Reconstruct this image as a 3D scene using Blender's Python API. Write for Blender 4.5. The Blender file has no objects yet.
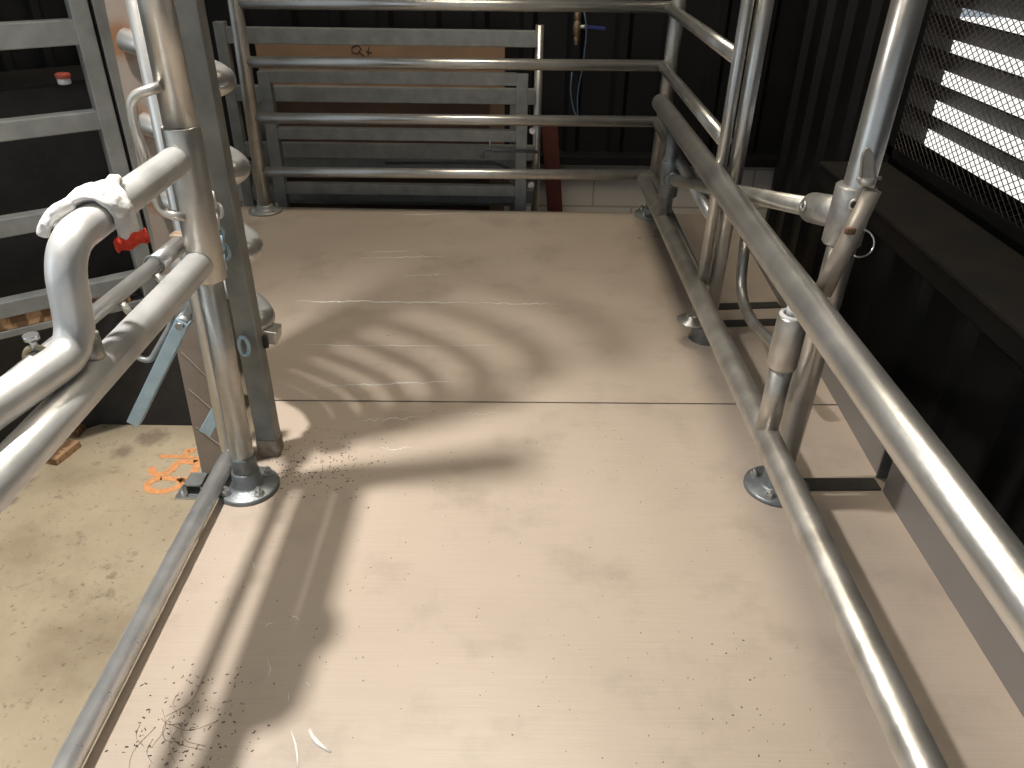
import bpy, bmesh, math, random
from mathutils import Vector, Matrix
random.seed(7)
S = bpy.context.scene
C = S.collection
PI = math.pi

# ------------------------------------------------------------------ camera
FPX, PITCH, ROLL, CAMH = 775.0, math.radians(31.6), math.radians(0.75), 1.1
FW = Vector((0, math.cos(PITCH), -math.sin(PITCH)))
R0 = Vector((1, 0, 0)); U0 = Vector((0, math.sin(PITCH), math.cos(PITCH)))
RT = R0 * math.cos(ROLL) + U0 * math.sin(ROLL)
UP = U0 * math.cos(ROLL) - R0 * math.sin(ROLL)
cd = bpy.data.cameras.new('camera'); cam = bpy.data.objects.new('camera', cd); C.objects.link(cam)
cd.sensor_fit = 'HORIZONTAL'; cd.sensor_width = 36.0; cd.lens = FPX / 1024 * 36.0
cd.clip_start = 0.02; cd.clip_end = 200
m = Matrix((RT, UP, -FW)).transposed().to_4x4(); m.translation = (0, 0, CAMH)
cam.matrix_world = m
S.camera = cam

def at(u, v, X=None, Y=None, Z=None):
    """measured point: where the sight line through a photo pixel meets a plane of the place"""
    d = FW + RT * ((u - 512) / FPX) + UP * ((384 - v) / FPX)
    t = X / d.x if X is not None else (Y / d.y if Y is not None else (Z - CAMH) / d.z)
    return Vector((d.x * t, d.y * t, CAMH + d.z * t))

# ------------------------------------------------------------------ materials
def nt(name):
    mt = bpy.data.materials.new(name); mt.use_nodes = True
    return mt, mt.node_tree.nodes, mt.node_tree.links, mt.node_tree.nodes['Principled BSDF']

def ramp(N, stops):
    r = N.new('ShaderNodeValToRGB'); e = r.color_ramp.elements
    while len(e) < len(stops): e.new(0.5)
    for k, (p, c) in enumerate(stops):
        e[k].position = p; e[k].color = (*c, 1) if len(c) == 3 else c
    return r

def coords(N, L, scale=(1, 1, 1)):
    g = N.new('ShaderNodeNewGeometry'); mp = N.new('ShaderNodeMapping')
    mp.inputs['Scale'].default_value = scale
    L.new(g.outputs['Position'], mp.inputs['Vector'])
    return mp.outputs['Vector']

def noise(N, L, vec, sc, det=4, rough=0.55):
    n = N.new('ShaderNodeTexNoise'); n.inputs['Scale'].default_value = sc
    n.inputs['Detail'].default_value = det; n.inputs['Roughness'].default_value = rough
    L.new(vec, n.inputs['Vector']); return n.outputs['Fac']

def surf(name, c1, c2, sc=12, rough=0.5, metal=0.0, bump=0.0, bsc=60, rvar=0.0, stretch=(1, 1, 1), spec=0.5):
    mt, N, L, B = nt(name)
    v = coords(N, L, stretch)
    f = noise(N, L, v, sc, 6)
    r = ramp(N, [(0.33, c1), (0.67, c2)]); L.new(f, r.inputs['Fac'])
    L.new(r.outputs['Color'], B.inputs['Base Color'])
    B.inputs['Metallic'].default_value = metal; B.inputs['Roughness'].default_value = rough
    B.inputs['Specular IOR Level'].default_value = spec
    if rvar:
        mr = N.new('ShaderNodeMapRange'); mr.inputs['To Min'].default_value = rough - rvar; mr.inputs['To Max'].default_value = rough + rvar
        L.new(f, mr.inputs['Value']); L.new(mr.outputs['Result'], B.inputs['Roughness'])
    if bump:
        bn = N.new('ShaderNodeBump'); bn.inputs['Strength'].default_value = bump; bn.inputs['Distance'].default_value = 0.002
        L.new(noise(N, L, v, bsc, 4), bn.inputs['Height']); L.new(bn.outputs['Normal'], B.inputs['Normal'])
    return mt

GALV = surf('galvanised_tube', (.54, .53, .50), (.70, .68, .64), 9, .32, .82, .12, 90, .07)
GALV_WORN = surf('galvanised_worn', (.42, .395, .35), (.60, .575, .525), 14, .38, .74, .3, 70, .08)
GALV_DULL = surf('galvanised_dull', (.26, .27, .26), (.36, .37, .355), 16, .50, .45, .12, 120, .06)
GALV_DARK = surf('galvanised_fitting', (.15, .165, .17), (.25, .265, .27), 30, .42, .55, .3, 150, .08)
GALV_BRIGHT = surf('zinc_bolt', (.62, .62, .60), (.78, .78, .76), 30, .28, .95)
STAIN = surf('kick_plate_steel', (.25, .23, .215), (.29, .27, .255), 4, .5, .2, .02, 200, .04)
BLACK = surf('black_cladding', (.008, .0075, .0075), (.016, .0145, .014), 3, .46, 0, .05, 40, .06, spec=.3)
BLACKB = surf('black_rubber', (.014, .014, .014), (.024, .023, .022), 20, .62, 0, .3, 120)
DARKBAR = surf('dark_bar', (.045, .042, .038), (.075, .070, .062), 15, .5, .2)
DIRTYBLACK = surf('dusty_ledge', (.006, .0048, .004), (.016, .012, .009), 7, .85, 0, .2, 60)
TANP = surf('tan_coated_plate', (.26, .205, .165), (.33, .265, .215), 6, .55, .1, .05, 60)
COTTON = surf('white_cotton', (.74, .72, .70), (.84, .83, .81), 40, .9, 0, .6, 500)
REDC = surf('red_cuff_knit', (.60, .03, .015), (.80, .07, .03), 120, .85, 0, .6, 600)
RED = surf('red_sticker', (.60, .05, .04), (.70, .08, .06), 40, .5)
WHITE = surf('white_plastic', (.72, .71, .69), (.80, .79, .77), 40, .5)
BROWNRED = surf('red_oxide_paint', (.085, .022, .016), (.13, .035, .024), 12, .55)
CARD = surf('cardboard', (.30, .185, .11), (.40, .255, .155), 4, .85, 0, .1, 100)
CARDD = surf('dark_cardboard', (.10, .062, .042), (.16, .10, .068), 4, .85)
BRASS = surf('brass', (.30, .21, .13), (.44, .33, .21), 60, .4, .8)
BLUE = surf('blue_plastic', (.02, .035, .16), (.03, .05, .22), 30, .5)
BLUEP = surf('blue_daylit_zinc', (.36, .50, .60), (.48, .63, .73), 20, .42, .45, .1, 90)  # the cool daylight tint on the levers is put into this colour
INK = surf('pen_ink', (.05, .03, .02), (.07, .04, .03), 30, .8)
ORANGE = surf('orange_spray_paint', (.60, .25, .09), (.76, .36, .15), 90, .85, 0, .3, 300)
PVC = surf('red_cap', (.42, .08, .05), (.5, .1, .06), 30, .5)
SCRAPE = surf('white_scrape', (.66, .63, .58), (.8, .77, .72), 90, .5)
RUBBERD = surf('dark_rubber_pad', (.02, .02, .02), (.035, .034, .032), 40, .6)
STRAW = surf('dark_crumb', (.03, .022, .016), (.10, .07, .05), 60, .85)
CLIPM = surf('grey_clip', (.36, .33, .29), (.50, .47, .42), 60, .5, .3)
MESHM = surf('brown_mesh_wire', (.10, .085, .072), (.16, .135, .115), 40, .5, .4)
ZINC = surf('bright_zinc_tube', (.60, .60, .58), (.80, .79, .77), 12, .36, .45, .2, 80, .08)
HAIR = surf('dry_hair', (.16, .12, .09), (.24, .19, .14), 60, .8)
TIMBER = None
def timber():
    mt, N, L, B = nt('weathered_timber')
    v = coords(N, L, (3, 30, 8))
    w = N.new('ShaderNodeTexWave'); w.inputs['Scale'].default_value = 2.2; w.inputs['Distortion'].default_value = 6
    w.inputs['Detail'].default_value = 3; L.new(v, w.inputs['Vector'])
    r = ramp(N, [(0.2, (.16, .085, .04)), (0.8, (.46, .28, .15))]); L.new(w.outputs['Fac'], r.inputs['Fac'])
    L.new(r.outputs['Color'], B.inputs['Base Color']); B.inputs['Roughness'].default_value = .8
    return mt
TIMBER = timber()

def rusty():
    """tan plate with rust blooming around the welded bars"""
    mt, N, L, B = nt('tan_plate_rust')
    v = coords(N, L)
    f = noise(N, L, v, 6, 6)
    base = ramp(N, [(0.33, (.22, .175, .14)), (0.67, (.29, .235, .19))]); L.new(f, base.inputs['Fac'])
    g = N.new('ShaderNodeNewGeometry')
    last = base.outputs['Color']
    for z in (.528, .694, .860, 1.026):
        d = N.new('ShaderNodeVectorMath'); d.operation = 'DISTANCE'; d.inputs[1].default_value = (-.808, 1.712, z)
        L.new(g.outputs['Position'], d.inputs[0])
        ad = N.new('ShaderNodeMath'); ad.operation = 'MULTIPLY_ADD'; ad.inputs[1].default_value = .03
        L.new(noise(N, L, v, 70), ad.inputs[0]); L.new(d.outputs['Value'], ad.inputs[2])
        rr = ramp(N, [(.038, (.9, .9, .9)), (.062, (0, 0, 0))]); L.new(ad.outputs[0], rr.inputs['Fac'])
        mx = N.new('ShaderNodeMix'); mx.data_type = 'RGBA'; mx.inputs['B'].default_value = (.20, .085, .03, 1)
        L.new(rr.outputs['Color'], mx.inputs['Factor']); L.new(last, mx.inputs['A']); last = mx.outputs['Result']
    L.new(last, B.inputs['Base Color']); B.inputs['Roughness'].default_value = .55
    return mt
TANR = rusty()

def deckmat():
    mt, N, L, B = nt('deck_coating')
    v = coords(N, L)
    f = noise(N, L, v, 2.2, 5)
    base = ramp(N, [(0.3, (.49, .405, .325)), (0.7, (.55, .455, .37))]); L.new(f, base.inputs['Fac'])
    # brushed lateral grain
    gv = coords(N, L, (6, 420, 1))
    gr = noise(N, L, gv, 1.0, 3)
    gm = ramp(N, [(0.25, (.91, .90, .89)), (0.7, (1, 1, 1))]); L.new(gr, gm.inputs['Fac'])
    m1 = N.new('ShaderNodeMix'); m1.data_type = 'RGBA'; m1.blend_type = 'MULTIPLY'; m1.inputs['Factor'].default_value = 1
    L.new(base.outputs['Color'], m1.inputs['A']); L.new(gm.outputs['Color'], m1.inputs['B'])
    # grime specks
    sp = noise(N, L, coords(N, L, (60, 110, 1)), 1.0, 2)
    sr = ramp(N, [(0.80, (0, 0, 0)), (0.83, (.85, .85, .85))]); L.new(sp, sr.inputs['Fac'])
    m2 = N.new('ShaderNodeMix'); m2.data_type = 'RGBA'; m2.inputs['B'].default_value = (.10, .075, .055, 1)
    L.new(sr.outputs['Color'], m2.inputs['Factor']); L.new(m1.outputs['Result'], m2.inputs['A'])
    # smeared dirt patches
    dp = noise(N, L, coords(N, L, (3.2, 3.2, 1)), 1.6, 8, .65)
    dr = ramp(N, [(0.52, (0, 0, 0)), (0.80, (.6, .6, .6))]); L.new(dp, dr.inputs['Fac'])
    m3 = N.new('ShaderNodeMix'); m3.data_type = 'RGBA'; m3.inputs['B'].default_value = (.25, .20, .155, 1)
    L.new(dr.outputs['Color'], m3.inputs['Factor']); L.new(m2.outputs['Result'], m3.inputs['A'])
    L.new(m3.outputs['Result'], B.inputs['Base Color'])
    mr = N.new('ShaderNodeMapRange'); mr.inputs['To Min'].default_value = .22; mr.inputs['To Max'].default_value = .38
    L.new(f, mr.inputs['Value']); L.new(mr.outputs['Result'], B.inputs['Roughness'])
    bn = N.new('ShaderNodeBump'); bn.inputs['Strength'].default_value = .16; bn.inputs['Distance'].default_value = .001
    L.new(gr, bn.inputs['Height'])
    b2 = N.new('ShaderNodeBump'); b2.inputs['Strength'].default_value = .25; b2.inputs['Distance'].default_value = .004
    L.new(noise(N, L, coords(N, L, (2, 14, 1)), 1.0, 3), b2.inputs['Height']); L.new(bn.outputs['Normal'], b2.inputs['Normal'])
    L.new(b2.outputs['Normal'], B.inputs['Normal'])
    return mt
DECK = deckmat()

def concrete():
    mt, N, L, B = nt('concrete_slab')
    v = coords(N, L)
    a = noise(N, L, v, 3.0, 8, .6)
    r = ramp(N, [(0.28, (.26, .20, .125)), (0.5, (.41, .33, .22)), (0.72, (.47, .385, .265))]); L.new(a, r.inputs['Fac'])
    b = noise(N, L, v, 22, 5, .65)
    br = ramp(N, [(0.60, (0, 0, 0)), (0.74, (.65, .65, .65))]); L.new(b, br.inputs['Fac'])
    m1 = N.new('ShaderNodeMix'); m1.data_type = 'RGBA'; m1.inputs['B'].default_value = (.14, .10, .065, 1)
    L.new(br.outputs['Color'], m1.inputs['Factor']); L.new(r.outputs['Color'], m1.inputs['A'])
    c = noise(N, L, v, 75, 3, .6)
    cr = ramp(N, [(0.62, (0, 0, 0)), (0.72, (.7, .7, .7))]); L.new(c, cr.inputs['Fac'])
    m2 = N.new('ShaderNodeMix'); m2.data_type = 'RGBA'; m2.inputs['B'].default_value = (.15, .11, .065, 1)
    L.new(cr.outputs['Color'], m2.inputs['Factor']); L.new(m1.outputs['Result'], m2.inputs['A'])
    last = m2.outputs['Result']
    g = N.new('ShaderNodeNewGeometry')
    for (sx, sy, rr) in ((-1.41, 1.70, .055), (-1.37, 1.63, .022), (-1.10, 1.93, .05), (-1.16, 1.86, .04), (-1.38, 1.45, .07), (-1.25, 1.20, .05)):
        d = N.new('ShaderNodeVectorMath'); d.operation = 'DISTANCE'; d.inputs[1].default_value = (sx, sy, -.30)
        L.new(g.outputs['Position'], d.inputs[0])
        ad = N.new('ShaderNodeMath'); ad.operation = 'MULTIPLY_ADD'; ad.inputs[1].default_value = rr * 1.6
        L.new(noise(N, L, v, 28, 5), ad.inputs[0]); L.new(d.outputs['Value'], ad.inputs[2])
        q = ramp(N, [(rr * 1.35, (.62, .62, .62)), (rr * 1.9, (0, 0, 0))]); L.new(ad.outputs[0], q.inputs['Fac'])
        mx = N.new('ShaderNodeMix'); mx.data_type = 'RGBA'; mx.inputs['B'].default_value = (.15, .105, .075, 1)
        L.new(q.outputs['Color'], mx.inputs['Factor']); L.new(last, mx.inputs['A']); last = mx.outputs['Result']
    L.new(last, B.inputs['Base Color']); B.inputs['Roughness'].default_value = .8
    bn = N.new('ShaderNodeBump'); bn.inputs['Strength'].default_value = .4; bn.inputs['Distance'].default_value = .003
    L.new(noise(N, L, v, 90, 5), bn.inputs['Height']); L.new(bn.outputs['Normal'], B.inputs['Normal'])
    return mt
CONC = concrete()

def blockmat():
    mt, N, L, B = nt('painted_block')
    g = N.new('ShaderNodeNewGeometry')
    sp = N.new('ShaderNodeSeparateXYZ'); cb = N.new('ShaderNodeCombineXYZ')
    L.new(g.outputs['Position'], sp.inputs[0]); L.new(sp.outputs['X'], cb.inputs['X']); L.new(sp.outputs['Z'], cb.inputs['Y'])
    bt = N.new('ShaderNodeTexBrick'); bt.inputs['Scale'].default_value = 1
    bt.inputs['Brick Width'].default_value = .40; bt.inputs['Row Height'].default_value = .20; bt.inputs['Mortar Size'].default_value = .005
    bt.inputs['Color1'].default_value = (.56, .53, .50, 1); bt.inputs['Color2'].default_value = (.60, .57, .54, 1); bt.inputs['Mortar'].default_value = (.36, .34, .32, 1)
    L.new(cb.outputs[0], bt.inputs['Vector']); L.new(bt.outputs['Color'], B.inputs['Base Color']); B.inputs['Roughness'].default_value = .7
    bn = N.new('ShaderNodeBump'); bn.inputs['Strength'].default_value = .22; bn.invert = True; bn.inputs['Distance'].default_value = .004
    L.new(bt.outputs['Fac'], bn.inputs['Height']); L.new(bn.outputs['Normal'], B.inputs['Normal'])
    return mt
BLOCK = blockmat()
APRON = surf('pale_yard_concrete', (.62, .61, .59), (.72, .71, .69), 1.2, .85)

# ------------------------------------------------------------------ mesh helpers
def fillet(pts, rad, n=7):
    pts = [Vector(p) for p in pts]; out = [pts[0]]
    for i in range(1, len(pts) - 1):
        a, b, c = pts[i - 1], pts[i], pts[i + 1]
        r = rad[i - 1] if isinstance(rad, (list, tuple)) else rad
        k = min(r, (a - b).length * .49, (c - b).length * .49)
        p, q = b + (a - b).normalized() * k, b + (c - b).normalized() * k
        for j in range(n + 1):
            t = j / n
            out.append(p * (1 - t) ** 2 + b * 2 * t * (1 - t) + q * t * t)
    out.append(pts[-1]); return out

def tube(bm, pts, r, seg=20, caps=True, dome=0.0):
    pts = [Vector(p) for p in pts]
    rs = list(r) if isinstance(r, (list, tuple)) else [r] * len(pts)
    if dome:   # slightly rounded capped end
        d0 = (pts[0] - pts[1]).normalized(); d1 = (pts[-1] - pts[-2]).normalized()
        pts = [pts[0] + d0 * dome, pts[0] + d0 * dome * .8] + pts + [pts[-1] + d1 * dome * .8, pts[-1] + d1 * dome]
        rs = [rs[0] * .72, rs[0] * .92] + rs + [rs[-1] * .92, rs[-1] * .72]
    rings = []; nrm = None
    for i, p in enumerate(pts):
        a = pts[i + 1] - p if i < len(pts) - 1 else p - pts[i - 1]
        b = p - pts[i - 1] if i > 0 else a
        t = (a.normalized() + b.normalized()).normalized()
        if nrm is None:
            nrm = t.orthogonal().normalized()
        else:
            nrm = (nrm - t * nrm.dot(t)).normalized()
        bi = t.cross(nrm)
        rings.append([bm.verts.new(p + (nrm * math.cos(2 * PI * k / seg) + bi * math.sin(2 * PI * k / seg)) * rs[i]) for k in range(seg)])
    for i in range(len(rings) - 1):
        for k in range(seg):
            f = bm.faces.new((rings[i][k], rings[i][(k + 1) % seg], rings[i + 1][(k + 1) % seg], rings[i + 1][k])); f.smooth = True
    if caps:
        bm.faces.new(rings[0][::-1]); bm.faces.new(rings[-1])
    return bm

def box(bm, c, s, rot=None, bev=0.0):
    """box centred at c with full size s, optional 3x3 rotation"""
    g = bmesh.ops.create_cube(bm, size=1.0); vs = g['verts']
    M = Matrix.Translation(Vector(c)) @ ((rot.to_4x4()) if rot else Matrix.Identity(4)) @ Matrix.Diagonal((*s, 1))
    bmesh.ops.transform(bm, matrix=M, verts=vs)
    if bev:
        es = list({e for v in vs for e in v.link_edges})
        bmesh.ops.bevel(bm, geom=es, offset=bev, segments=2, affect='EDGES', profile=.6)
    return bm

def box2(bm, lo, hi, bev=0.0):
    return box(bm, [(a + b) / 2 for a, b in zip(lo, hi)], [abs(b - a) for a, b in zip(lo, hi)], None, bev)

def axes(d, up=(0, 0, 1)):
    """rotation whose x axis runs along d"""
    x = Vector(d).normalized(); y = Vector(up).cross(x).normalized(); z = x.cross(y)
    return Matrix((x, y, z)).transposed()

def bar(bm, a, b, w, h, bev=.002, up=(0, 0, 1)):
    """rectangular bar from a to b"""
    a, b = Vector(a), Vector(b)
    return box(bm, (a + b) / 2, ((b - a).length, w, h), axes(b - a, up), bev)

def torus(bm, c, R, r, rot=None, a0=0, a1=2 * PI, n=24, seg=8):
    rot = rot or Matrix.Identity(3); closed = abs(a1 - a0 - 2 * PI) < 1e-6
    k = n if closed else n + 1
    pts = [Vector(c) + rot @ Vector((math.cos(a0 + (a1 - a0) * i / n) * R, math.sin(a0 + (a1 - a0) * i / n) * R, 0)) for i in range(k)]
    if not closed: return tube(bm, pts, r, seg)
    rings = []
    for i, p in enumerate(pts):
        d = (p - Vector(c)).normalized(); z = rot @ Vector((0, 0, 1))
        rings.append([bm.verts.new(p + (d * math.cos(2 * PI * q / seg) + z * math.sin(2 * PI * q / seg)) * r) for q in range(seg)])
    for i in range(k):
        for q in range(seg):
            f = bm.faces.new((rings[i][q], rings[i][(q + 1) % seg], rings[(i + 1) % k][(q + 1) % seg], rings[(i + 1) % k][q])); f.smooth = True
    return bm

def lathe(bm, c, prof, seg=28):
    """profile of (radius, z) about a vertical axis at c"""
    c = Vector(c); rings = []
    for r, z in prof:
        rings.append([bm.verts.new(c + Vector((r * math.cos(2 * PI * k / seg), r * math.sin(2 * PI * k / seg), z))) for k in range(seg)])
    for i in range(len(rings) - 1):
        for k in range(seg):
            f = bm.faces.new((rings[i][k], rings[i][(k + 1) % seg], rings[i + 1][(k + 1) % seg], rings[i + 1][k])); f.smooth = True
    bm.faces.new(rings[0][::-1]); bm.faces.new(rings[-1]); return bm

def corrug(bm, p0, p1, z0, z1, nrm, pitch=.19, depth=.028, thick=.003):
    """trapezoid-profile vertical cladding between two plan points, ribs along nrm"""
    p0, p1, n = Vector((*p0, 0)), Vector((*p1, 0)), Vector((*nrm, 0)).normalized()
    d = (p1 - p0); Ln = d.length; d.normalize(); s = 0.0; prof = []
    while s < Ln:
        for ds, h in ((0, 0), (.60, 0), (.70, 1), (.88, 1), (.98, 0)):
            if s + ds * pitch <= Ln: prof.append((s + ds * pitch, h * depth))
        s += pitch
    prof.append((Ln, 0))
    vs = []
    for q, h in prof:
        b = p0 + d * q + n * h; o = b - n * thick
        vs.append([bm.verts.new((b.x, b.y, z0)), bm.verts.new((b.x, b.y, z1)), bm.verts.new((o.x, o.y, z1)), bm.verts.new((o.x, o.y, z0))])
    for a, b in zip(vs, vs[1:]):
        for k in range(4): bm.faces.new((a[k], a[(k + 1) % 4], b[(k + 1) % 4], b[k]))
    bm.faces.new(vs[0]); bm.faces.new(vs[-1][::-1]); return bm

def prism(bm, poly, z0, z1):
    a = [bm.verts.new((x, y, z0)) for x, y in poly]; b = [bm.verts.new((x, y, z1)) for x, y in poly]
    bm.faces.new(a[::-1]); bm.faces.new(b); n = len(poly)
    for i in range(n): bm.faces.new((a[i], a[(i + 1) % n], b[(i + 1) % n], b[i]))
    return bm

def world_loc(o):
    v = Vector((0, 0, 0))
    while o is not None: v += o.location; o = o.parent
    return v

def obj(name, bm, mat, parent=None, origin=None):
    """link bm (in world coordinates) as ONE mesh object"""
    bmesh.ops.recalc_face_normals(bm, faces=bm.faces)
    base = world_loc(parent) if parent else Vector((0, 0, 0))
    org = Vector(origin) if origin is not None else base
    bmesh.ops.translate(bm, vec=-org, verts=bm.verts)
    me = bpy.data.meshes.new(name); bm.to_mesh(me); bm.free(); me.materials.append(mat)
    o = bpy.data.objects.new(name, me); C.objects.link(o)
    if parent: o.parent = parent
    o.location = org - base
    return o

def thing(name, label, cat, loc, group=None):
    o = bpy.data.objects.new(name, None); C.objects.link(o); o.location = loc; o.empty_display_size = .05
    o['label'] = label; o['category'] = cat
    if group: o['group'] = group
    return o
def tag(o, label, cat, group=None):
    o['label'] = label; o['category'] = cat
    if group: o['group'] = group
    return o
def struct(o):
    o['kind'] = 'structure'; return o
B = bmesh.new

def hexbolt(p, parent, r=.011, axis=(0, 0, 1), mat=None):
    bm = B(); z = Vector(axis).normalized(); p = Vector(p)
    tube(bm, [p, p + z * .003], r * 1.35, 20); tube(bm, [p + z * .003, p + z * .012], r, 6)
    tube(bm, [p + z * .012, p + z * .018], r * .5, 10)
    for f in bm.faces: f.smooth = False
    return obj('bolt', bm, mat or GALV_BRIGHT, parent, p)

def flange(parent, x, y, rr=.066, tube_r=.026, h=.055, mat=None, ang=PI / 4, z=0.0, n=4):
    bm = B(); lathe(bm, (x, y, z), [(rr, 0), (rr, .006), (rr * .93, .010), (tube_r + .014, .012), (tube_r + .008, .018), (tube_r + .006, h - .004), (tube_r + .004, h), (tube_r * .7, h)])
    f = obj('base_flange', bm, mat or GALV_DARK, parent, (x, y, z))
    for k in range(n):
        a = ang + k * 2 * PI / n
        hexbolt((x + rr * .74 * math.cos(a), y + rr * .74 * math.sin(a), z + .011), f, .0085)
    return f

# ------------------------------------------------------------------ the setting
FZ = -.30                                   # concrete level below the deck
bm = B(); box2(bm, (-3.2, -2.5, FZ - .1), (1.42, 4.1, FZ)); struct(obj('floor', bm, CONC))
bm = B(); box2(bm, (1.50, -8, FZ - .15), (14, 14, FZ - .05)); struct(obj('ground_outside', bm, APRON))
bm = B(); box2(bm, (-3.2, -1.4, 3.35), (1.5, 4.1, 3.45)); struct(obj('ceiling', bm, BLACK))
# back: block dwarf wall with black cladding above
bm = B(); box2(bm, (-3.2, 3.86, FZ), (1.40, 4.0, .025)); struct(obj('wall_back_base', bm, BLOCK))
bm = B(); box2(bm, (-3.2, 3.80, .026), (1.30, 3.90, .070), .004); struct(obj('trim_1', bm, BLACK))
bm = B(); corrug(bm, (-3.2, 3.90), (1.30, 3.90), .03, 3.35, (0, -1), .22); struct(obj('wall_back', bm, BLACK))
# right: cladding with a louvred opening; lower lining in front with a dusty ledge on it
LY0, LY1, LZ0, LZ1 = .70, 2.715, .385, 1.48
bm = B(); corrug(bm, (1.30, LY1), (1.30, 3.90), FZ, 3.35, (-1, 0), .22); struct(obj('wall_right', bm, BLACK))
bm = B(); corrug(bm, (1.30, -1.4), (1.30, LY1), LZ1, 3.35, (-1, 0), .22)
corrug(bm, (1.30, -1.4), (1.30, LY0), FZ, LZ1, (-1, 0), .22)
box2(bm, (1.305, LY0, FZ), (1.34, LY1 + .08, LZ0 + .02)); struct(obj('wall_right_front', bm, BLACK))
bm = B(); corrug(bm, (1.10, -1.4), (1.10, 2.72), FZ, .335, (-1, 0), .24, .022); box2(bm, (1.072, -1.4, .285), (1.10, 2.72, .345), .003)
struct(obj('wall_right_lining', bm, BLACK))
bm = B(); box2(bm, (1.065, -1.4, .345), (1.30, 2.72, .357), .002); struct(obj('trim_2', bm, DIRTYBLACK))
# louvred window
win = bpy.data.objects.new('window_1', None); C.objects.link(win); win.location = (1.36, 1.7, LZ0); struct(win)
bm = B()
box2(bm, (1.285, LY1 - .045, LZ0), (1.385, LY1, LZ1), .003); box2(bm, (1.285, LY0, LZ0), (1.385, LY0 + .045, LZ1), .003)
box2(bm, (1.262, LY0 - .05, LZ1 - .09), (1.385, LY1 + .05, LZ1 + .01), .003); box2(bm, (1.285, LY0, LZ0), (1.385, LY1, LZ0 + .035), .003)
obj('window_frame', bm, BLACK, win)
for k in range(13):
    zi = .470 + k * .0905
    if zi > LZ1 - .03: break
    bm = B()
    a, b = Vector((1.297, 0, zi)), Vector((1.375, 0, zi - .059)); d = (b - a).normalized(); nn = Vector((-d.z, 0, d.x))
    pr = [a + nn * .002, b + nn * .002, b + Vector((0, 0, -.012)), b - nn * .002 + Vector((-.004, 0, -.010)), a - nn * .002, a + nn * .001 + Vector((-.003, 0, .003))]
    v0 = [bm.verts.new((p.x, LY0 + .045, p.z)) for p in pr]; v1 = [bm.verts.new((p.x, LY1 - .045, p.z)) for p in pr]
    bm.faces.new(v0); bm.faces.new(v1[::-1])
    for i in range(len(pr)): bm.faces.new((v0[i], v0[(i + 1) % len(pr)], v1[(i + 1) % len(pr)], v1[i]))
    obj('louvre_blade', bm, BLACK, win)
bm = B()                                       # expanded diamond mesh on the inside face
y0, y1, z0, z1 = LY0 + .03, LY1 - .03, LZ0 + .02, LZ1 - .02
stp, slope = .034, .62
for sgn in (1, -1):
    s = y0 - (z1 - z0) / slope
    while s < y1 + (z1 - z0) / slope:
        # line y = s + t, z = z0 + slope*t   (mirrored for sgn -1)
        ta, tb = max(0, y0 - s), min((z1 - z0) / slope, y1 - s)
        if tb - ta > .02:
            pa = Vector((1.288 - .001 * sgn, s + ta, z0 + slope * ta)); pb = Vector((1.288 - .001 * sgn, s + tb, z0 + slope * tb))
            if sgn < 0: pa.z, pb.z = z1 - (pa.z - z0), z1 - (pb.z - z0)
            tube(bm, [pa, pb], .0013, 4)
        s += stp
obj('mesh_screen', bm, MESHM, win)
# left: black rubber-faced dwarf wall running off at an angle, cladding set back above it
Ld = Vector((-.807, -.59, 0)); Ln = Vector((.59, -.807, 0)); P0 = Vector((-1.293, 1.998, 0))
def lw(s, off, z): return P0 + Ld * s + Ln * off + Vector((0, 0, z))
bm = B(); bar(bm, lw(-.42, -.05, (FZ + .70) / 2), lw(2.0, -.05, (FZ + .70) / 2), .10, .70 - FZ, .004); struct(obj('wall_left_base', bm, BLACKB))
a, b = lw(-.45, -.24, 0), lw(2.0, -.24, 0)
bm = B(); corrug(bm, (a.x, a.y), (b.x, b.y), FZ, 3.35, (Ln.x, Ln.y), .10, .022); struct(obj('wall_left', bm, BLACK))
bm = B(); bar(bm, lw(-.42, -.11, .704), lw(2.0, -.11, .704), .23, .008, .001); struct(obj('trim_3', bm, BLACK))

bm = B(); box2(bm, (-1.34, 2.0, FZ), (-.88, 2.03, .14), .003); struct(obj('wall_left_dark_panel', bm, BLACKB))  # black panel added to fill the dark area low on the left

# ------------------------------------------------------------------ deck
deck = thing('deck', 'beige coated walkway deck with a cross seam, scuffed and speckled', 'platform', (0, 1.3, FZ))
bm = B(); prism(bm, [(-.632, -.9), (.835, -.9), (.835, 1.356), (.92, 1.356), (.92, 1.703), (-.632, 1.688)], -.012, 0); obj('deck_sheet', bm, DECK, deck)
bm = B(); prism(bm, [(-.632, 1.6945), (.92, 1.7095), (.92, 3.18), (-1.16, 3.207), (-1.16, 2.95), (-.95, 2.42)], -.012, 0); obj('deck_sheet', bm, DECK, deck)
bm = B(); prism(bm, [(-.60, -.9), (.80, -.9), (.80, 1.70), (.9, 1.72), (.9, 3.15), (-1.12, 3.17), (-1.12, 2.97), (-.90, 2.42), (-.60, 1.72)], FZ, -.012); obj('support_frame', bm, DARKBAR, deck)
def ridge(u0, v0, u1, v1, r=.0038, jit=.007, parts=26):
    a, b = at(u0, v0, Z=0), at(u1, v1, Z=0); bm = B(); pts = []; rs = []
    for i in range(parts + 1):
        t = i / parts; p = a.lerp(b, t)
        pts.append(Vector((p.x, p.y + random.uniform(-jit, jit), .0004))); rs.append(r * (.25 + .75 * math.sin(PI * t)) * random.uniform(.6, 1.25))
    tube(bm, pts, rs, 8); return obj('wrinkle', bm, DECKG, deck, a)
DECKG = surf('wrinkle_glint', (.70, .65, .58), (.80, .76, .70), 40, .12)  # whitened base colour stands in for the glint along each wrinkle
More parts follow.
